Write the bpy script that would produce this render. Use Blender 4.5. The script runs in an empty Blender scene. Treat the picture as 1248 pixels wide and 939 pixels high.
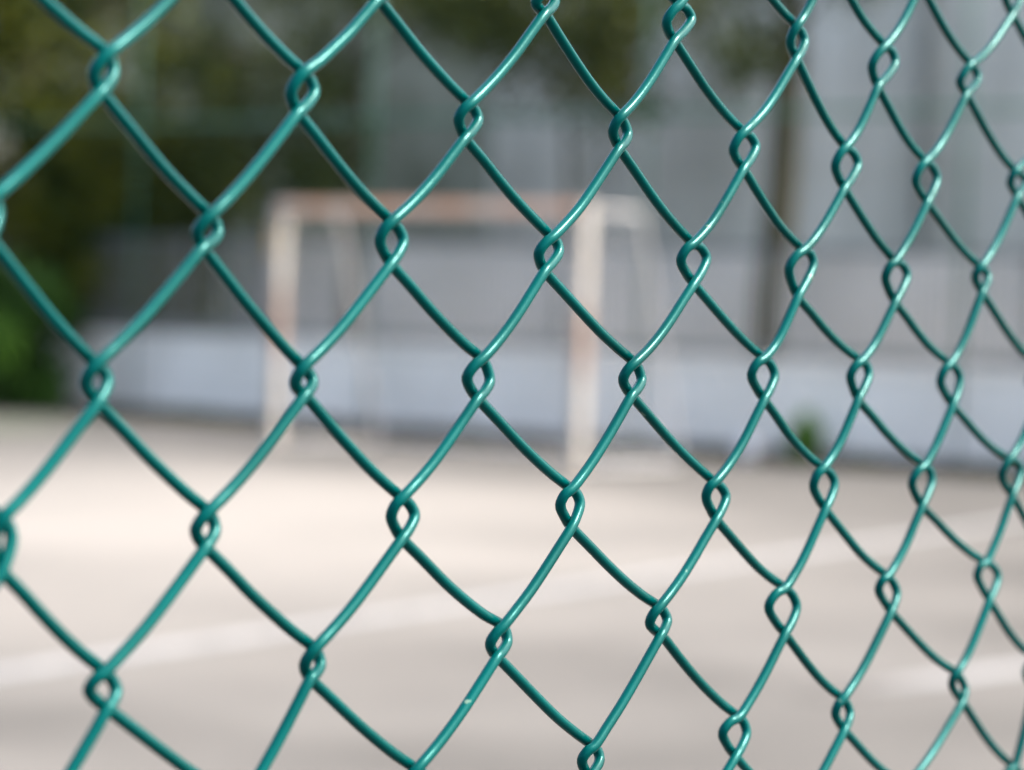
import bpy, bmesh, math, random
import numpy as np
from mathutils import Vector, Matrix
random.seed(7); rng = np.random.default_rng(7)
S = bpy.context.scene; COL = S.collection
R = math.radians

# ------------------------------------------------------------------ camera, sky, sun, exposure
FOV_F = 3500.0; PITCH = math.atan(94.5/FOV_F); ROLL = 0.034; CAM_H = 1.24
cd = bpy.data.cameras.new('camera'); cam = bpy.data.objects.new('camera', cd); COL.objects.link(cam)
F = Vector((0, math.cos(PITCH), -math.sin(PITCH))); R0 = Vector((1, 0, 0)); U0 = Vector((0, math.sin(PITCH), math.cos(PITCH)))
Rr = math.cos(ROLL)*R0 + math.sin(ROLL)*U0; Uu = -math.sin(ROLL)*R0 + math.cos(ROLL)*U0
m = Matrix((Rr, Uu, -F)).transposed().to_4x4(); m.translation = Vector((0, 0, CAM_H)); cam.matrix_world = m
cd.sensor_width = 36; cd.sensor_fit = 'HORIZONTAL'; cd.lens = 36*FOV_F/1248
cd.clip_start = 0.01; cd.clip_end = 600
cd.dof.use_dof = True; cd.dof.focus_distance = 0.81; cd.dof.aperture_fstop = cd.lens/9.7; cd.dof.aperture_blades = 0
S.camera = cam

SUN_EL, SUN_AZ = R(50), R(88)      # azimuth clockwise from +Y (view direction)
w = bpy.data.worlds.new('World'); S.world = w; w.use_nodes = True
nt = w.node_tree; bg = nt.nodes['Background']
sky = nt.nodes.new('ShaderNodeTexSky'); sky.sky_type = 'NISHITA'; sky.sun_disc = False
sky.sun_elevation = SUN_EL; sky.sun_rotation = SUN_AZ; sky.air_density = 1.0; sky.dust_density = 6.0; sky.ozone_density = 1.0
nt.links.new(sky.outputs[0], bg.inputs[0]); bg.inputs[1].default_value = 0.15
sd = bpy.data.lights.new('sun', 'SUN'); sun = bpy.data.objects.new('sun', sd); COL.objects.link(sun)
sd.energy = 2.1; sd.angle = R(14); sd.color = (1.0, 0.96, 0.9)
sv = Vector((math.sin(SUN_AZ)*math.cos(SUN_EL), math.cos(SUN_AZ)*math.cos(SUN_EL), math.sin(SUN_EL)))
sun.rotation_euler = sv.to_track_quat('Z', 'Y').to_euler(); sun.location = sv*50
S.view_settings.view_transform = 'Standard'; S.view_settings.look = 'None'
S.view_settings.gamma = 1; S.view_settings.exposure = 1.7

# ------------------------------------------------------------------ helpers
def tag(o, label=None, cat=None, group=None, kind=None):
    if label: o['label'] = label
    if cat: o['category'] = cat
    if group: o['group'] = group
    if kind: o['kind'] = kind
    return o
def empty(name, loc, rz=0.0):
    o = bpy.data.objects.new(name, None); COL.objects.link(o); o.location = loc; o.rotation_euler = (0, 0, rz)
    o.empty_display_size = 0.1
    return o
class MB:
    def __init__(s): s.v = []; s.f = []; s.sm = False
    def box(s, x0, x1, y0, y1, z0, z1):
        b = len(s.v)
        s.v += [(x, y, z) for z in (z0, z1) for y in (y0, y1) for x in (x0, x1)]
        for q in ((0,2,3,1),(4,5,7,6),(0,1,5,4),(2,6,7,3),(0,4,6,2),(1,3,7,5)): s.f.append(tuple(b+i for i in q))
        return s
    def tube(s, pts, rad, n=10, cap=True):
        pts = [Vector(p) for p in pts]; L = len(pts)
        rad = rad if isinstance(rad, (list, tuple)) else [rad]*L
        tan = [(pts[min(i+1, L-1)]-pts[max(i-1, 0)]).normalized() for i in range(L)]
        u = tan[0].orthogonal().normalized(); b = len(s.v)
        for i in range(L):
            u = (u - tan[i]*u.dot(tan[i])).normalized(); w_ = tan[i].cross(u)
            for j in range(n):
                a = 2*math.pi*j/n
                s.v.append(tuple(pts[i] + (u*math.cos(a)+w_*math.sin(a))*rad[i]))
        for i in range(L-1):
            for j in range(n):
                k = (j+1) % n
                s.f.append((b+i*n+j, b+i*n+k, b+(i+1)*n+k, b+(i+1)*n+j))
        if cap:
            s.f.append(tuple(b+j for j in reversed(range(n)))); s.f.append(tuple(b+(L-1)*n+j for j in range(n)))
        s.sm = True
        return s
    def mesh(s, name, mat):
        me = bpy.data.meshes.new(name); me.from_pydata(s.v, [], s.f)
        if s.sm:
            me.polygons.foreach_set('use_smooth', [len(f) == 4 for f in s.f])
        me.materials.append(mat); me.update(); return me
    def build(s, name, mat, parent=None, loc=(0, 0, 0)):
        o = bpy.data.objects.new(name, s.mesh(name, mat)); COL.objects.link(o); o.location = loc
        if parent: o.parent = parent
        return o
def inst(me, name, parent, loc=(0, 0, 0)):
    o = bpy.data.objects.new(name, me); COL.objects.link(o); o.location = loc; o.parent = parent
    return o

# ------------------------------------------------------------------ materials
def mat(name, c1, c2=None, scale=5.0, rough=0.7, bump=0.0, bscale=60.0, detail=6, lo=0.35, hi=0.65, spec=0.35, coord='Object', stretch=None, coat=0.0):
    M = bpy.data.materials.new(name); M.use_nodes = True; N = M.node_tree.nodes; L = M.node_tree.links
    P = N['Principled BSDF']; P.inputs['Roughness'].default_value = rough
    P.inputs['Specular IOR Level'].default_value = spec; P.inputs['Coat Weight'].default_value = coat
    P.inputs['Coat Roughness'].default_value = 0.15
    tc = N.new('ShaderNodeTexCoord'); src = tc.outputs[coord]
    if stretch:
        mp = N.new('ShaderNodeMapping'); mp.inputs['Scale'].default_value = stretch; L.new(src, mp.inputs[0]); src = mp.outputs[0]
    if c2 is None: P.inputs['Base Color'].default_value = (*c1, 1)
    else:
        nz = N.new('ShaderNodeTexNoise'); nz.inputs['Scale'].default_value = scale; nz.inputs['Detail'].default_value = detail
        L.new(src, nz.inputs['Vector'])
        cr = N.new('ShaderNodeValToRGB'); cr.color_ramp.elements[0].position = lo; cr.color_ramp.elements[1].position = hi
        cr.color_ramp.elements[0].color = (*c1, 1); cr.color_ramp.elements[1].color = (*c2, 1)
        L.new(nz.outputs[0], cr.inputs[0]); L.new(cr.outputs[0], P.inputs['Base Color'])
    if bump:
        nb = N.new('ShaderNodeTexNoise'); nb.inputs['Scale'].default_value = bscale; nb.inputs['Detail'].default_value = 4
        L.new(src, nb.inputs['Vector'])
        bp = N.new('ShaderNodeBump'); bp.inputs['Strength'].default_value = bump; bp.inputs['Distance'].default_value = 0.01
        L.new(nb.outputs[0], bp.inputs['Height']); L.new(bp.outputs[0], P.inputs['Normal'])
    return M
def mixin(M, col, build_fac):
    """lay a second colour over a material where build_fac(nodes, links, texcoord) says"""
    N = M.node_tree.nodes; L = M.node_tree.links; P = N['Principled BSDF']
    mx = N.new('ShaderNodeMix'); mx.data_type = 'RGBA'
    lk = P.inputs['Base Color'].links
    if lk: L.new(lk[0].from_socket, mx.inputs[6])
    else: mx.inputs[6].default_value = P.inputs['Base Color'].default_value
    mx.inputs[7].default_value = (*col, 1)
    L.new(build_fac(N, L), mx.inputs[0]); L.new(mx.outputs[2], P.inputs['Base Color'])

M_wire = mat('green_pvc', (0.0, 0.050, 0.046), (0.0, 0.070, 0.066), 25, rough=0.18, bump=0.012, bscale=500, spec=0.18)
M_wire.node_tree.nodes['Principled BSDF'].inputs['Specular Tint'].default_value = (0.25, 1.0, 0.98, 1)
M_conc = mat('court_concrete', (0.068, 0.0645, 0.057), (0.118, 0.112, 0.101), 0.55, rough=0.85, bump=0.3, bscale=90, detail=9, coord='Object')
M_line = mat('line_paint', (0.20, 0.198, 0.192), (0.30, 0.298, 0.29), 9, rough=0.6, bump=0.15, bscale=120)
M_white = mat('white_render', (0.84, 0.80, 0.72), (0.96, 0.92, 0.84), 2.2, rough=0.8, bump=0.2, bscale=50, stretch=(1, 1, 0.4))
M_coping = mat('coping_concrete', (0.16, 0.16, 0.15), (0.27, 0.27, 0.26), 4, rough=0.85, bump=0.2)
M_bars = mat('pale_bar_paint', (0.18, 0.18, 0.17), (0.27, 0.27, 0.255), 6, rough=0.5)
M_kerb = mat('dark_kerb', (0.085, 0.06, 0.055), (0.17, 0.12, 0.125), 2.5, rough=0.8, bump=0.2)
M_rail = mat('grey_steel', (0.09, 0.095, 0.10), (0.16, 0.165, 0.17), 6, rough=0.5)
M_oldb = mat('weathered_concrete', (0.14, 0.14, 0.095), (0.34, 0.335, 0.26), 0.55, rough=0.9, bump=0.3, bscale=20)
M_newb = mat('pale_concrete', (0.44, 0.435, 0.375), (0.74, 0.725, 0.64), 1.3, rough=0.85, bump=0.2, bscale=20, stretch=(1, 1, 0.15))
M_plinth = mat('plinth_grey', (0.50, 0.485, 0.46), (0.66, 0.64, 0.61), 0.9, rough=0.8)
M_glass = mat('dark_glass', (0.03, 0.04, 0.045), rough=0.1)
M_green = mat('green_paint', (0.03, 0.10, 0.065), (0.05, 0.14, 0.095), 5, rough=0.45)
M_bark = mat('bark', (0.05, 0.045, 0.03), (0.11, 0.095, 0.06), 6, rough=0.9, bump=0.8, bscale=18, stretch=(1, 1, 0.3))
M_barkg = mat('mossy_bark', (0.028, 0.026, 0.012), (0.06, 0.052, 0.03), 5, rough=0.9, bump=0.8, bscale=18, stretch=(1, 1, 0.3))
M_leafd = mat('dark_leaves', (0.018, 0.032, 0.003), (0.115, 0.12, 0.008), 1.8, rough=0.6, spec=0.08)
M_leafo = mat('olive_leaves', (0.030, 0.040, 0.006), (0.085, 0.095, 0.014), 1.6, rough=0.6, spec=0.08)
M_leafb = mat('bright_leaves', (0.06, 0.15, 0.015), (0.13, 0.28, 0.03), 2.5, rough=0.5)
M_bushl = mat('bush_leaves', (0.02, 0.05, 0.012), (0.05, 0.12, 0.02), 2.0, rough=0.6, spec=0.1)
M_goalw = mat('worn_white_paint', (0.40, 0.35, 0.285), (0.50, 0.475, 0.435), 3, rough=0.5, bump=0.1)
M_goalr = mat('rusty_paint', (0.82, 0.38, 0.19), (0.86, 0.70, 0.56), 1.6, rough=0.7, bump=0.3)
M_goalg = mat('galvanised_tube', (0.40, 0.39, 0.38), (0.48, 0.47, 0.46), 8, rough=0.45)
M_net = mat('net_cord', (0.5, 0.5, 0.5), rough=0.9)
M_yell = mat('yellow_tape', (0.50, 0.28, 0.02), rough=0.6)
M_bucket = mat('white_plastic', (0.7, 0.72, 0.75), rough=0.4)
M_soil = mat('planting_soil', (0.05, 0.045, 0.03), (0.10, 0.08, 0.06), 6, rough=0.95, bump=0.5)
M_galv = mat('post_green', (0.01, 0.16, 0.13), rough=0.4)

# rust bands that belong to the goal's old paint
def band_fac(axis, centre, half, soft, amp):
    def f(N, L):
        tc = N.new('ShaderNodeTexCoord'); sp = N.new('ShaderNodeSeparateXYZ'); L.new(tc.outputs['Object'], sp.inputs[0])
        nz = N.new('ShaderNodeTexNoise'); nz.inputs['Scale'].default_value = 5; L.new(tc.outputs['Object'], nz.inputs['Vector'])
        a = N.new('ShaderNodeMath'); a.operation = 'SUBTRACT'; L.new(sp.outputs[axis], a.inputs[0]); a.inputs[1].default_value = centre
        b = N.new('ShaderNodeMath'); b.operation = 'ABSOLUTE'; L.new(a.outputs[0], b.inputs[0])
        c = N.new('ShaderNodeMath'); c.operation = 'MULTIPLY_ADD'; L.new(nz.outputs[0], c.inputs[0]); c.inputs[1].default_value = 0.4; L.new(b.outputs[0], c.inputs[2])
        mr = N.new('ShaderNodeMapRange'); L.new(c.outputs[0], mr.inputs[0])
        mr.inputs[1].default_value = half+0.2-soft; mr.inputs[2].default_value = half+0.2+soft; mr.inputs[3].default_value = amp; mr.inputs[4].default_value = 0
        return mr.outputs[0]
    return f
mixin(M_goalw, (0.30, 0.19, 0.14), band_fac(2, 1.0, 0.26, 0.12, 0.75))
def patch_fac(cx, cy, rx, ry, amp, dist=1.2, nscale=0.3):
    def f(N, L):
        tc = N.new('ShaderNodeTexCoord'); nz = N.new('ShaderNodeTexNoise'); nz.inputs['Scale'].default_value = nscale; nz.inputs['Detail'].default_value = 5
        L.new(tc.outputs['Object'], nz.inputs['Vector'])
        sub = N.new('ShaderNodeVectorMath'); sub.operation = 'SUBTRACT'; L.new(tc.outputs['Object'], sub.inputs[0]); sub.inputs[1].default_value = (cx, cy, 0)
        dv = N.new('ShaderNodeVectorMath'); dv.operation = 'DIVIDE'; L.new(sub.outputs[0], dv.inputs[0]); dv.inputs[1].default_value = (rx, ry, 1)
        ln = N.new('ShaderNodeVectorMath'); ln.operation = 'LENGTH'; L.new(dv.outputs[0], ln.inputs[0])
        ad = N.new('ShaderNodeMath'); ad.operation = 'MULTIPLY_ADD'; L.new(nz.outputs[0], ad.inputs[0]); ad.inputs[1].default_value = dist; L.new(ln.outputs['Value'], ad.inputs[2])
        mr = N.new('ShaderNodeMapRange'); mr.interpolation_type = 'SMOOTHSTEP'; L.new(ad.outputs[0], mr.inputs[0])
        mr.inputs[1].default_value = 0.6; mr.inputs[2].default_value = 1.8; mr.inputs[3].default_value = amp; mr.inputs[4].default_value = 0
        return mr.outputs[0]
    return f
mixin(M_conc, (0.220, 0.205, 0.183), patch_fac(-1.8, 16.0, 4.2, 8.0, 0.95))      # large soft-edged pale patch on the court
mixin(M_conc, (0.12, 0.15, 0.08), patch_fac(-4.8, 26.5, 1.2, 2.0, 0.5))        # moss
# small pale chips in the PVC coat
def chip_fac(N, L):
    tc = N.new('ShaderNodeTexCoord'); v = N.new('ShaderNodeTexNoise'); v.inputs['Scale'].default_value = 160; v.inputs['Detail'].default_value = 2
    L.new(tc.outputs['Object'], v.inputs['Vector'])
    mr = N.new('ShaderNodeMapRange'); L.new(v.outputs[0], mr.inputs[0]); mr.inputs[1].default_value = 0.75; mr.inputs[2].default_value = 0.79; mr.inputs[3].default_value = 0; mr.inputs[4].default_value = 0.35
    return mr.outputs[0]
mixin(M_wire, (0.35, 0.45, 0.33), chip_fac)

# ------------------------------------------------------------------ the setting: ground
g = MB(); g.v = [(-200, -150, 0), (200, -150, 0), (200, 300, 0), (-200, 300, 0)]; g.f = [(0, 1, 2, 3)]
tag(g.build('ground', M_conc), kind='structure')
WD = Vector((0.793, -0.609, 0)); WN = Vector((0.609, 0.793, 0)); WO = Vector((0, 26.45, 0)); WA = math.atan2(-0.609, 0.793)
def wp(s, t, z=0.0): return WO + WD*s + WN*t + Vector((0, 0, z))
def stripe(name, p, q, wdt, z=0.004):
    p = Vector((*p, z)); q = Vector((*q, z)); d = (q-p).normalized(); s = Vector((-d.y, d.x, 0))*wdt/2
    b = MB(); n = 24
    for i in range(n+1):
        c = p.lerp(q, i/n); j = 1+random.uniform(-.08, .08); b.v += [tuple(c-s*j), tuple(c+s*j)]
    b.f = [(2*i+1, 2*i, 2*i+2, 2*i+3) for i in range(n)]
    return tag(b.build(name, M_line), kind='structure')
stripe('court_line', (-4.2, 4.55), (4.1, 19.7), 0.14)
stripe('court_line', (1.0, 9.35), (3.6, 12.3), 0.15)
k = empty('kerb', WO, WA); tag(k, kind='structure')
me = MB().box(-0.497, 0.497, -0.16, -0.004, 0, 0.11).mesh('kerb_stone', M_kerb)
for i in range(-14, 13): inst(me, 'kerb_stone', k, (i+0.5, random.uniform(-.006, 0), random.uniform(-.006, 0)))
# unseen dark sheet outside the fence, added to cut ground bounce onto the wires
fd = Vector((math.cos(R(55.5)), math.sin(R(55.5)), 0)); fn = Vector((math.sin(R(55.5)), -math.cos(R(55.5)), 0)); fo = fn*-.42
M_blocker = mat('blocker_dark', (0.035, 0.035, 0.036), (0.06, 0.06, 0.058), 8, rough=0.9, bump=0.5, bscale=140)
b = MB(); b.v = [tuple(fo+fd*a+fn*c+Vector((0, 0, .004))) for a, c in ((-60, 0), (-60, 9), (60, 9), (60, 0))]; b.f = [(0, 1, 2, 3)]
tag(b.build('bounce_blocker', M_blocker), kind='structure')
mixin(M_line, (0.10, 0.092, 0.08), patch_fac(0.95, 9.3, 0.75, 1.0, 1.0, 0.9, 3.0))      # paint worn away
# ------------------------------------------------------------------ low white wall
lw = tag(empty('low_wall', WO, WA), 'low white rendered wall with dark coping behind the goal', 'wall')
me = MB().box(-0.996, 0.996, 0, 0.2, 0, 0.80).mesh('panel', M_white)
for i in range(-7, 7): inst(me, 'panel', lw, (2*i+1, random.uniform(0, .004), 0))
MB().box(-14, 14, 0.03, 0.17, 0, 0.79).build('core', M_white, lw)
me = MB().box(-0.996, 0.996, -0.02, 0.22, 0.802, 0.86).mesh('coping', M_white)
for i in range(-7, 7): inst(me, 'coping', lw, (2*i+1, 0, 0))
# ------------------------------------------------------------------ railing on the wall
rl = tag(empty('railing', wp(0, .1, .862), WA), 'grey metal railing of thin upright bars standing on the low white wall', 'railing')
MB().box(-14, 12, -.02, .02, 0.03, .10).build('bottom_rail', M_coping, rl)
MB().box(-14, 12, -.02, .02, .93, .97).build('top_rail', M_rail, rl)
me = MB().box(-.007, .007, -.007, .007, .101, .929).mesh('bar', M_bars)
n = 0; s = -9.0
while s < 8.5:
    if abs((s+9.0) % 2.4) > .04: inst(me, 'bar', rl, (s, 0, 0))
    s += 0.08
me = MB().box(-.025, .025, -.025, .025, 0, 1.0).mesh('post', M_rail)
for i in range(10): inst(me, 'post', rl, (-14+2.4*i+.0, .05, 0))
# ------------------------------------------------------------------ tall green ball stop fence
bf = tag(empty('ball_stop_fence', wp(0, -.32), WA), 'tall green ball stop fence of posts, rails and thin mesh before the white wall', 'fence')
pm = MB().tube([(0, 0, 0), (0, 0, 5.2)], .017, 12).mesh('post', M_green)
for s in (-13.9, -10.8, -7.7, -4.6, -1.5, 1.65, 4.8, 7.9, 11.0): inst(pm, 'post', bf, (s, 0, 0))
for z in (2.96, 5.15): MB().tube([(-13.9, -.068, z), (11, -.068, z)], .021, 12).build('rail', M_green, bf)
nm = MB()
L_, H0, H1, stp = 18.0, .06, 5.1, .13
x = -10.0-H1
while x < 8:
    for sg in (1, -1):
        a0, a1 = (x, x+(H1-H0)) if sg > 0 else (x+(H1-H0), x)
        nm.tube([(a0, .05+.0013*sg, H0), (a1, .05+.0013*sg, H1)], .0012, 3, False)
    x += stp
tag(nm.build('mesh', M_green, bf), kind='stuff')
# ------------------------------------------------------------------ buildings beyond the wall
ob = tag(empty('weathered_building', wp(-4.5, 9.0), WA), 'dark weathered grey building behind the trees on the left', 'building')
for i in range(-5, 3):
    for j in range(3): MB().box(i*2.4+.012, i*2.4+2.388, 0, .12, j*2.8+.012, j*2.8+2.788).build('wall_panel', M_oldb, ob)
MB().box(-12, 7.2, .05, 8, 0, 8.38).build('core', M_oldb, ob)
MB().box(-12.1, 7.3, -.1, 8.1, 8.382, 8.6).build('roof', M_coping, ob)
nb = tag(empty('pale_building', wp(2.2, 5.2), WA), 'pale grey concrete building beyond the right half of the white wall', 'building')
for i in range(-1, 6):
    for j in range(3): MB().box(-4.2+i*2.4+.008, -4.2+i*2.4+2.392, 0, .12, j*2.8+.008, j*2.8+2.792).build('wall_panel', M_newb, nb)
MB().box(-6.6, 10.2, .05, 9, 0, 8.38).build('core', M_newb, nb)
MB().box(-6.7, 10.3, -.1, 9.1, 8.382, 8.6).build('roof', M_coping, nb)
for px_ in (-2.2, 1.6, 5.2):
    w_ = MB().box(px_-.6, px_+.6, -.06, -.004, 5.2, 6.5).build('window', M_rail, nb)
    MB().box(px_-.54, px_+.54, -.075, -.062, 5.26, 6.44).build('pane', M_glass, w_)
MB().tube([(-.9, -.08, 0), (-.9, -.08, 8.3)], .05, 10).build('downpipe', M_coping, nb)
pf = tag(empty('panel_fence', wp(0, 1.6), WA), 'bluish grey sheet metal fence seen through the railing', 'fence')
me = MB().box(-.995, .995, 0, .03, .05, 1.86).mesh('panel', M_plinth)
for i in range(-3, 7): inst(me, 'panel', pf, (2*i+2.1, random.uniform(-.01, .01), 0))
me = MB().box(-.03, .03, .034, .09, 0, 1.9).mesh('post', M_rail)
for i in range(-3, 8): inst(me, 'post', pf, (2*i+1.1, 0, 0))

# ------------------------------------------------------------------ football goal
GA = math.atan2(-2.23, 2.48); gx, gy = -1.97, 24.0
GL = math.hypot(2.48, 2.23)
go = tag(empty('football_goal', (gx, gy, 0), GA), 'small white football goal with rusty worn tubes standing on the court', 'goal')
for x in (0, GL): MB().box(x-.045, x+.045, -.045, .045, 0, 2.06).build('post', M_goalw, go)
MB().box(.046, GL-.046, -.045, .045, 1.97, 2.058).build('crossbar', M_goalr, go)
DT, DB = .62, 1.24
for x in (0, GL):
    MB().tube([(x, .046, 2.0), (x, DT, 2.0)], .021, 10).build('top_arm', M_goalg, go)
    MB().tube([(x, DT+.02, 2.0), (x, DT+.06, 1.93), (x, DB, .06), (x, DB, 0.02)], .021, 10).build('rear_stay', M_goalg, go)
    MB().tube([(x, .046, .03), (x, DB-.021, .03)], .02, 10).build('ground_bar', M_goalg, go)
MB().tube([(.021, DB, .06), (GL-.021, DB, .06)], .02, 10).build('rear_ground_bar', M_goalg, go)
nt_ = MB(); N1 = int(GL/.12)
def cord(p, q): nt_.tube([p, q], .002, 3, False)
for i in range(N1+1):
    x = min(i*.12+.03, GL-.03); cord((x, .05, 1.99), (x, DT, 1.99)); cord((x, DT, 1.99), (x, DB, .05))
for i in range(17):
    t = i/16; cord((.02, DT+(DB-DT)*t, 1.99-1.94*t), (GL-.02, DT+(DB-DT)*t, 1.99-1.94*t))
for i in range(5): cord((.02, .05+.13*i, 1.99), (GL-.02, .05+.13*i, 1.99))
for x in (.012, GL-.012):
    for i in range(16):
        z = .06+.125*i; cord((x, .05, z), (x, DT+(DB-DT)*(1.99-z)/1.94, z))
    for i in range(10):
        y = .06+.125*i; zt = 1.99 if y < DT else 1.99-1.94*(y-DT)/(DB-DT)
        if zt > .1: cord((x, y, .05), (x, y, zt))
tag(nt_.build('net', M_net, go), kind='stuff')
MB().box(-.095, -.047, -.045, .045, 1.60, 1.86).build('tape_wrap', M_yell, go)

# ------------------------------------------------------------------ trees, bushes, plants
def leaves(name, mt, centres, spread, n, size, parent, up=.3):
    """n leaf-sized bent quads scattered round the given clump centres (arrays in local space)"""
    c = np.asarray(centres)[rng.integers(0, len(centres), n)]
    sp = np.asarray(spread)
    p = c + rng.normal(0, 1, (n, 3))*sp
    d = rng.normal(0, 1, (n, 3)); d[:, 2] -= up; d /= np.linalg.norm(d, axis=1)[:, None]
    q = np.cross(d, rng.normal(0, 1, (n, 3))); q /= np.linalg.norm(q, axis=1)[:, None]
    nn = np.cross(d, q); L = size*rng.uniform(.6, 1.4, n)[:, None]; W_ = L*.33
    v = np.stack([p, p+d*L*.5+q*W_+nn*L*.08, p+d*L, p+d*L*.5-q*W_+nn*L*.08], 1).reshape(-1, 3)
    me = bpy.data.meshes.new(name); me.vertices.add(4*n); me.vertices.foreach_set('co', v.ravel())
    me.loops.add(4*n); me.loops.foreach_set('vertex_index', np.arange(4*n)); me.polygons.add(n)
    me.polygons.foreach_set('loop_start', np.arange(n)*4); me.polygons.foreach_set('loop_total', np.full(n, 4))
    me.materials.append(mt); me.update(); me.validate()
    o = bpy.data.objects.new(name, me); COL.objects.link(o); o.parent = parent
    return o
def ellip(n, c, r, hollow=.0):
    o = []
    while len(o) < n:
        q = rng.uniform(-1, 1, 3); l = np.linalg.norm(q)
        if hollow < l < 1: o.append(np.array(c)+q*np.array(r))
    return o
def tree(name, loc, label, tr, bark, leaf, clumps, spread, n, size, limbs, cat='tree'):
    t = tag(empty(name, loc), label, cat)
    MB().tube([p for p, r in tr], [r for p, r in tr], 10).build('trunk', bark, t)
    for a, b, r in limbs:
        a = Vector(a); b = Vector(b); mid = a.lerp(b, .5)+Vector((random.uniform(-.1, .1), random.uniform(-.1, .1), .12))
        MB().tube([a, mid, b], [r, r*.7, r*.3], 8).build('limb', bark, t)
    leaves('crown', leaf, clumps, spread, n, size, t)
    return t
# big dark tree, left
tree('broadleaf_tree', (-5.6, 31.6, 0), 'big dark green tree filling the far left above the bush', [((0, 0, 0), .2), ((.1, 0, 1.6), .16), ((.2, .1, 3.2), .12), ((.2, .1, 5.2), .05)],
     M_bark, M_leafd, ellip(95, (.1, 0, 3.6), (1.9, 1.3, 2.7)) + ellip(60, (1.45, -1.25, 1.9), (.95, .35, 1.1)), (.2, .18, .2), 44000, .11,
     [((.15, 0, 2.0), (1.3, -.3, 3.3), .06), ((.15, 0, 2.3), (-1.1, -.2, 3.6), .06), ((.2, 0, 3.0), (1.2, .2, 4.6), .05), ((.1, 0, 1.5), (-1.0, -.4, 2.3), .05)])
# second, thinner tree with a level limb
tree('broadleaf_tree', (-1.75, 29.6, 0), 'leaning dark tree with a level limb beyond the goal, between the two building fronts', [((.03, 0, 0), .10), ((.02, 0, 1.4), .085), ((.05, 0, 2.6), .075), ((.1, 0, 5.0), .06)],
     M_bark, M_leafo, ellip(34, (-1.2, .2, 3.1), (1.5, .7, 1.2)) + ellip(14, (-.2, 0, 4.9), (1.9, .8, .6)), (.18, .18, .18), 7500, .10,
     [((.08, 0, 3.2), (-2.1, -.2, 3.98), .07), ((.05, 0, 2.6), (-.9, 0, 3.2), .03), ((.08, 0, 3.6), (1.2, 0, 4.2), .05)])
tree('broadleaf_tree', (.25, 29.0, 0), 'olive green tree spreading its boughs above the middle of the goal', [((.2, .5, 0), .05), ((.3, .5, 2), .045), ((.2, .3, 3.6), .04), ((0, 0, 5.0), .03)],
     M_bark, M_leafo, ellip(40, (-.1, 0, 4.55), (1.9, .8, .75)) + ellip(5, (.2, 0, 3.5), (.9, .6, .5)), (.24, .24, .2), 8500, .11,
     [((.2, .3, 3.4), (-1.3, 0, 4.3), .03), ((.2, .3, 3.5), (1.4, 0, 4.4), .03)])
tree('broadleaf_tree', tuple(wp(2.25, .8)), 'slim brown trunked tree rising behind the white wall right of the goal', [((0, 0, 0), .19), ((.0, 0, 1.2), .16), ((.08, 0, 2.4), .145), ((.1, 0, 3.6), .14), ((.14, 0, 6.0), .06)],
     M_barkg, M_leafo, ellip(14, (.1, 0, 4.7), (1.2, .7, .8)) + ellip(2, (-.2, 0, 3.6), (.2, .3, .3)), (.16, .16, .16), 3200, .10,
     [((.1, 0, 3.4), (-.6, 0, 4.2), .03), ((.1, 0, 3.7), (.9, 0, 4.6), .03)])
def bush(name, loc, label, leaf, clumps, spread, n, size, stems, cat):
    t = tag(empty(name, loc), label, cat)
    b = MB()
    for e_ in stems: b.tube([(0, 0, 0), (e_[0]*.4, e_[1]*.4, e_[2]*.6), e_], [.02, .015, .006], 6)
    b.build('stem', M_bark, t); leaves('foliage', leaf, clumps, spread, n, size, t, -.2)
    return t
bush('bush', (-5.05, 29.5, 0), 'dark rounded bush at the foot of the far left tree', M_bushl, ellip(44, (-.15, 0, .8), (.62, .5, .8)), (.12, .12, .12), 15000, .09, [(.3, 0, .7), (-.3, 0, .8), (0, .2, .9)], 'bush')
bush('bush', (-5.25, 29.1, 0), 'bright green leafy shrub on the far left edge', M_leafb, ellip(14, (0, -.1, .68), (.24, .2, .2)), (.07, .07, .07), 2600, .08, [(.1, 0, .9), (-.1, 0, .9)], 'shrub')
bush('weed_plant', tuple(wp(3.34, -.3)), 'small bright green plant growing at the white wall foot beside the bucket', M_leafb, ellip(9, (0, 0, .22), (.10, .08, .12)), (.03, .03, .035), 1300, .07, [(.05, 0, .3), (-.05, 0, .3)], 'plant')
# ground-hugging weeds along the kerb
wc = []
for i in range(260):
    s = rng.uniform(-9, 7); wc.append(np.array(wp(s, rng.uniform(-.34, -.2), rng.uniform(.0, .07))))
tag(leaves('weeds', M_leafo, wc, (.05, .03, .025), 6500, .05, None, -.5), kind='stuff')
# bucket
bk_ = tag(empty('bucket', tuple(wp(2.86, -.42))), 'small white plastic bucket on the court at the foot of the white wall', 'bucket')
b = MB().tube([(0, 0, 0), (0, 0, .19)], [.075, .1], 20); b.build('body', M_bucket, bk_)
MB().tube([(0, 0, .192), (0, 0, .205)], [.108, .108], 20).build('rim', M_bucket, bk_)
MB().tube([(-.105, 0, .2), (-.09, -.05, .11), (0, -.115, .07), (.09, -.05, .11), (.105, 0, .2)], .004, 6).build('handle', M_rail, bk_)

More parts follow.
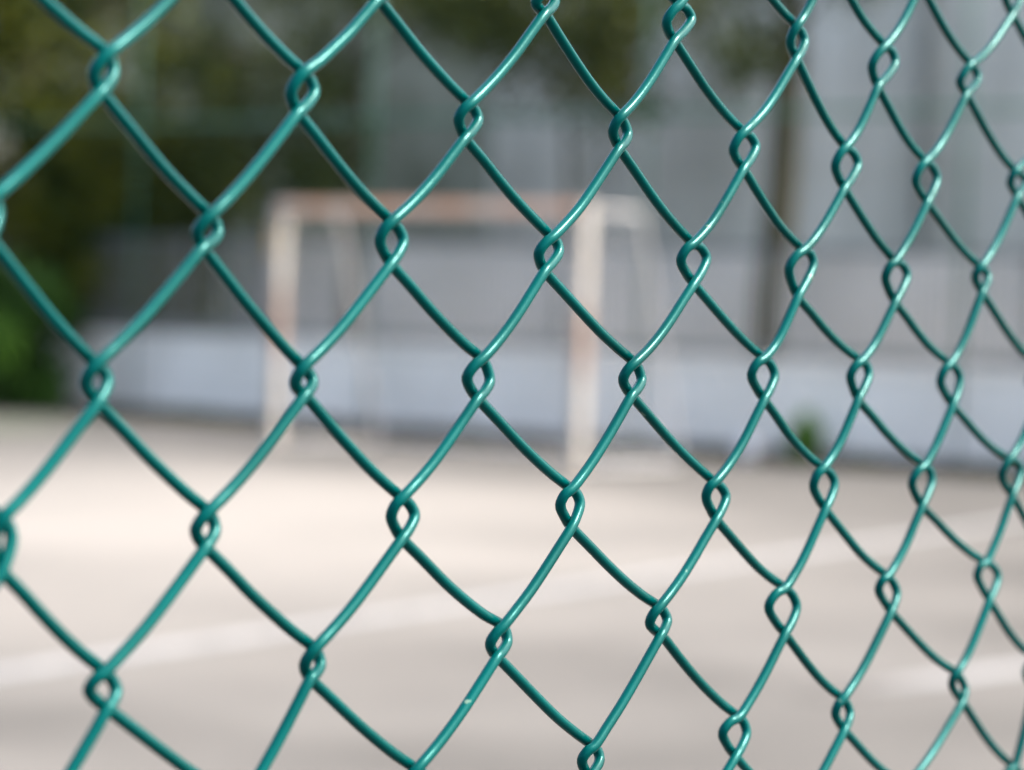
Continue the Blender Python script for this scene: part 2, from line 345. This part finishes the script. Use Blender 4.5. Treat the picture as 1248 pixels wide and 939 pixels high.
# ------------------------------------------------------------------ the chain link fence (units: mm along the fence u, height v from lens level, w towards the court side's front)
# each measured knot: centre (u, v), then offsets of the six wire points that make its ring
RING = {
(0,0):(475.4,49.0,-0.9,4.1,-3.4,-0.2,0.9,-4.1,2.7,4.5,2.9,0.2,-2.7,-4.4),
(1,1):(511.8,15.1,-0.8,3.7,-3.3,-0.0,0.8,-3.7,3.1,3.8,4.0,-0.1,-3.1,-3.8),
(2,0):(545.1,50.3,-1.2,4.7,-3.8,-0.1,1.2,-4.8,2.9,5.1,5.1,0.6,-2.9,-5.1),
(4,0):(614.9,48.4,-1.6,4.3,-3.9,0.5,1.6,-4.3,3.0,4.7,4.8,0.8,-3.0,-4.6),
(3,1):(583.5,15.3,-2.4,5.2,-4.8,0.5,2.4,-5.3,2.0,5.4,5.0,0.9,-2.0,-5.3),
(6,0):(689.5,50.6,-2.6,4.2,-3.6,0.2,2.6,-4.2,2.6,4.6,4.2,-0.2,-2.6,-4.6),
(5,1):(655.3,14.9,-0.9,4.6,-4.7,0.3,0.9,-4.6,4.0,4.7,5.0,1.0,-4.0,-4.7),
(5,-1):(650.3,83.7,-1.7,3.2,-5.3,-0.7,1.7,-3.2,3.2,3.9,3.8,0.3,-3.2,-3.8),
(9,-1):(790.4,85.7,-3.3,4.7,-4.2,-0.1,3.3,-4.7,2.6,5.3,5.0,1.1,-2.6,-5.3),
(8,0):(759.9,50.1,-3.0,5.4,-6.3,-0.0,3.0,-5.4,2.7,5.8,7.1,1.8,-2.7,-5.8),
(11,-1):(848.2,83.4,-1.1,6.5,-6.7,0.0,1.1,-6.6,5.3,7.2,9.6,2.4,-5.3,-7.1),
(10,0):(825.4,48.7,-3.1,6.4,-6.7,0.4,3.1,-6.5,3.1,6.8,8.7,2.1,-3.1,-6.8),
(12,0):(884.3,47.4,-4.3,6.7,-8.5,0.2,4.3,-6.8,2.3,7.1,7.8,2.1,-2.3,-7.1),
(13,-1):(914.0,84.7,-2.1,4.9,-6.9,-0.9,2.1,-4.9,4.8,5.6,7.3,0.9,-4.8,-5.5),
(14,0):(956.5,50.7,-4.7,4.3,-5.3,0.2,4.7,-4.3,2.5,4.7,7.6,1.5,-2.5,-4.7),
(7,-1):(718.4,84.7,-1.7,5.0,-5.7,-0.3,1.7,-5.1,3.7,5.7,8.0,2.0,-3.7,-5.7),
(7,1):(732.7,14.8,-3.3,5.9,-7.3,0.9,3.3,-5.9,2.2,6.0,7.3,2.1,-2.2,-6.0),
(9,1):(798.5,13.8,-1.7,7.3,-7.6,1.4,1.7,-7.4,4.3,7.5,8.1,3.6,-4.3,-7.4),
(11,1):(863.8,12.9,-3.8,6.7,-7.3,1.4,3.8,-6.8,2.7,6.9,8.6,2.9,-2.7,-6.8),
(13,1):(930.4,15.4,-4.4,4.3,-5.2,0.8,4.4,-4.4,2.6,4.5,5.1,1.1,-2.6,-4.5),
(8,2):(777.6,-19.5,-3.4,6.4,-8.0,1.5,3.4,-6.5,2.4,6.3,6.4,1.5,-2.5,-6.3),
(10,2):(841.1,-20.0,-2.5,6.3,-6.6,1.6,2.5,-6.4,3.8,6.2,6.2,2.1,-3.8,-6.2),
(12,2):(909.4,-21.6,-5.0,7.2,-8.8,1.3,5.0,-7.3,1.8,7.1,6.6,2.3,-1.8,-7.0),
(7,3):(750.6,-56.3,-3.6,5.8,-5.8,1.6,3.6,-5.9,2.0,5.4,6.0,1.2,-2.0,-5.4),
(9,3):(819.4,-55.0,-4.3,6.8,-7.4,1.4,4.3,-6.9,1.9,6.5,6.7,1.9,-1.9,-6.4),
(11,3):(890.7,-56.3,-3.0,7.1,-8.8,1.5,3.0,-7.2,3.7,6.8,6.4,2.0,-3.7,-6.7),
(13,3):(961.5,-55.5,-5.1,6.9,-8.0,0.6,5.1,-6.9,2.1,6.5,8.0,2.9,-2.1,-6.5),
(0,2):(476.1,-20.2,-2.2,4.3,-3.8,0.2,2.2,-4.3,1.4,4.2,3.4,0.8,-1.4,-4.1),
(2,2):(550.0,-19.8,-2.5,3.5,-3.5,-0.4,2.5,-3.5,1.6,3.4,3.3,-0.0,-1.6,-3.3),
(1,3):(515.3,-54.6,-1.6,4.3,-4.0,0.1,1.6,-4.4,2.2,4.0,2.9,0.0,-2.2,-3.9),
(-1,3):(447.8,-54.9,-1.8,5.8,-2.6,0.6,1.8,-5.8,1.6,5.4,2.8,1.3,-1.6,-5.4),
(-1,1):(441.6,15.4,-1.1,4.3,-4.6,0.3,1.1,-4.4,2.2,4.5,1.7,0.2,-2.2,-4.4),
(0,4):(482.2,-89.6,-2.4,4.5,-5.6,0.7,2.4,-4.5,1.2,3.9,3.3,-0.1,-1.2,-3.8),
(2,4):(556.9,-89.7,-1.4,3.9,-3.1,0.0,1.4,-4.0,2.7,3.3,3.1,-0.5,-2.7,-3.3),
(4,2):(624.6,-19.3,-1.7,5.3,-5.9,0.4,1.7,-5.3,3.0,5.2,4.6,-0.4,-3.0,-5.2),
(6,2):(701.2,-19.5,-2.2,4.7,-5.3,0.2,2.2,-4.8,3.1,4.6,4.6,-0.2,-3.1,-4.6),
(5,3):(671.2,-55.6,-2.9,5.5,-5.7,1.3,2.9,-5.6,2.2,5.2,4.2,1.4,-2.2,-5.1),
(3,3):(592.0,-55.1,-2.5,5.4,-4.7,0.8,2.5,-5.5,1.9,5.1,5.3,0.7,-1.9,-5.0),
(4,4):(638.3,-90.5,-1.3,4.4,-4.6,0.0,1.3,-4.4,3.5,3.7,3.3,-0.3,-3.5,-3.7),
(6,4):(721.0,-90.7,-3.4,4.5,-5.9,-0.1,3.4,-4.5,2.0,3.8,3.8,0.1,-2.0,-3.8),
(5,5):(686.2,-128.6,-1.6,4.8,-5.0,1.3,1.6,-4.8,3.6,3.8,4.2,0.3,-3.6,-3.8),
(8,4):(796.4,-92.9,-3.5,7.6,-10.7,2.3,3.5,-7.7,2.4,7.0,7.4,1.1,-2.4,-6.9),
(10,4):(868.2,-92.1,-5.0,6.4,-8.0,2.2,5.0,-6.4,1.6,5.7,5.4,0.4,-1.6,-5.7),
(12,4):(945.2,-92.4,-5.5,7.2,-9.1,2.9,5.5,-7.3,1.6,6.6,8.1,1.9,-1.6,-6.5),
(7,5):(769.0,-130.0,-2.4,6.5,-9.1,2.3,2.4,-6.6,3.4,5.6,5.6,0.8,-3.4,-5.5),
(9,5):(838.5,-129.9,-4.0,5.7,-5.9,1.1,4.0,-5.7,2.3,4.8,4.4,0.1,-2.3,-4.7),
(11,5):(925.2,-128.8,-6.2,5.7,-6.1,1.5,6.3,-5.8,0.7,4.8,4.3,-0.4,-0.7,-4.8),
(12,6):(975.9,-168.8,-5.7,6.9,-10.2,2.7,5.7,-7.0,1.6,5.7,6.4,0.8,-1.7,-5.7),
(3,-1):(575.7,80.0,-1.2,3.7,-4.9,-0.8,1.2,-3.7,3.1,4.3,4.6,0.3,-3.1,-4.3),
(1,-1):(509.3,81.6,-1.0,3.9,-3.5,-0.1,0.9,-3.9,2.9,4.5,4.1,0.4,-2.9,-4.5),
(14,-2):(946.3,116.1,-4.7,5.0,-5.5,0.3,4.7,-5.0,2.4,5.9,6.8,1.6,-2.4,-5.8),
(14,2):(981.7,-20.9,-5.0,6.1,-8.0,0.6,5.0,-6.2,2.4,6.0,7.9,1.2,-2.4,-6.0),
(3,5):(603.0,-125.5,-3.2,4.9,-4.7,0.8,3.2,-4.9,1.3,4.0,4.7,-0.3,-1.3,-3.9),
}
DEF = (-2.9, 5.2, -5.6, .7, 2.9, -5.2, 2.6, 5.1, 5.3, 1.0, -2.6, -5.1)
TH = R(55.5); FD = 0.4397; WH = 1.65; WR = 1.53
def base_uv(k, m): return np.array([465.3+36.08*k+84.8*math.tanh(m/10), 50.55-.07*k-35.35*m])
keys = np.array(list(RING.keys()), float); resd = np.array([np.array(RING[t][:2])-base_uv(*t) for t in RING])
krng = np.random.default_rng(11)
cache = {}
def knot(k, m):
    if (k, m) in RING:
        r = RING[(k, m)]; return np.array(r[:2]), np.array(r[2:])
    if (k, m) in cache: return cache[(k, m)]
    d = np.hypot(keys[:, 0]-k, keys[:, 1]-m); wgt = 1/(d**3+1e-6); near = d.min()
    res = (resd*wgt[:, None]).sum(0)/wgt.sum()*math.exp(-max(0, near-2)/8)
    c = base_uv(k, m)+res+krng.normal(0, [1.6, 1.0])
    r = np.array(DEF)*krng.uniform(.8, 1.15)
    cache[(k, m)] = (c, r); return c, r
ff = tag(empty('chain_link_fence', (-FD*math.sin(TH), FD*math.cos(TH), 0), TH), 'green plastic coated chain link fence crossing the whole foreground', 'fence')
def catmull(P, n):
    out = []
    P = [P[0]]+list(P)+[P[-1]]
    for i in range(1, len(P)-2):
        p0, p1, p2, p3 = P[i-1], P[i], P[i+1], P[i+2]
        t0 = 0; t1 = t0+max(np.linalg.norm(p1-p0), 1e-3)**.5; t2 = t1+max(np.linalg.norm(p2-p1), 1e-3)**.5; t3 = t2+max(np.linalg.norm(p3-p2), 1e-3)**.5
        for j in range(n):
            t = t1+(t2-t1)*j/n
            a1 = (t1-t)/(t1-t0)*p0+(t-t0)/(t1-t0)*p1; a2 = (t2-t)/(t2-t1)*p1+(t-t1)/(t2-t1)*p2; a3 = (t3-t)/(t3-t2)*p2+(t-t2)/(t3-t2)*p3
            b1 = (t2-t)/(t2-t0)*a1+(t-t0)/(t2-t0)*a2; b2 = (t3-t)/(t3-t1)*a2+(t-t1)/(t3-t1)*a3
            out.append((t2-t)/(t2-t1)*b1+(t-t1)/(t2-t1)*b2)
    out.append(P[-2]); return out
def wire(k, m0, m1, fine):
    ctl = []; m_ = m0
    lr = np.random.default_rng(1000+k)
    while m_ <= m1:
        left = (m_-k) % 2 == 0
        c, r = knot(k if left else k+1, m_)
        o = r[:6] if left else r[6:]
        ws = (WH, 0, -WH) if left else (-WH, 0, WH)
        tri = [np.array([c[0]+o[2*i], c[1]+o[2*i+1], ws[i]]) for i in range(3)]
        C = (tri[0]+tri[2])/2; a_ = tri[1]-C; b_ = tri[0]-C
        tri = [tri[0], C+.595*a_+.595*b_, tri[1], C+.595*a_-.595*b_, tri[2]]      # rounded hook
        if ctl:
            a = ctl[-1]; b = tri[0]; amp = min(2.1, max(1.1, 1.1+.11*k))*(1+lr.normal(0, .14))
            for t in (.2, .4, .6, .8):
                q = a*(1-t)+b*t; q[1] -= amp*math.sin(math.pi*t**1.2)+lr.normal(0, .05); ctl.append(q)
        ctl += tri; m_ += 1
    pts = catmull(ctl, 4 if fine else 2)
    return [(p[0]/1000, -p[2]/1000, p[1]/1000+CAM_H) for p in pts]
for k in range(-28, 42):
    fine = -4 <= k <= 16
    if fine:
        lo = MB().tube(wire(k, -23, 34, True), WR/1000, 12)
    else:
        lo = MB().tube(wire(k, -23, 34, False), WR/1000, 6)
    lo.build('wire', M_wire, ff)
ztop = 2.06
for z in (.05, 2.06): MB().tube([(-.62, .012, z), (2.05, .012, z)], .016, 12).build('rail', M_galv, ff)
for x in (-.66, 2.09): MB().tube([(x, .0, 0), (x, .0, 2.12)], .03, 16).build('post', M_galv, ff)
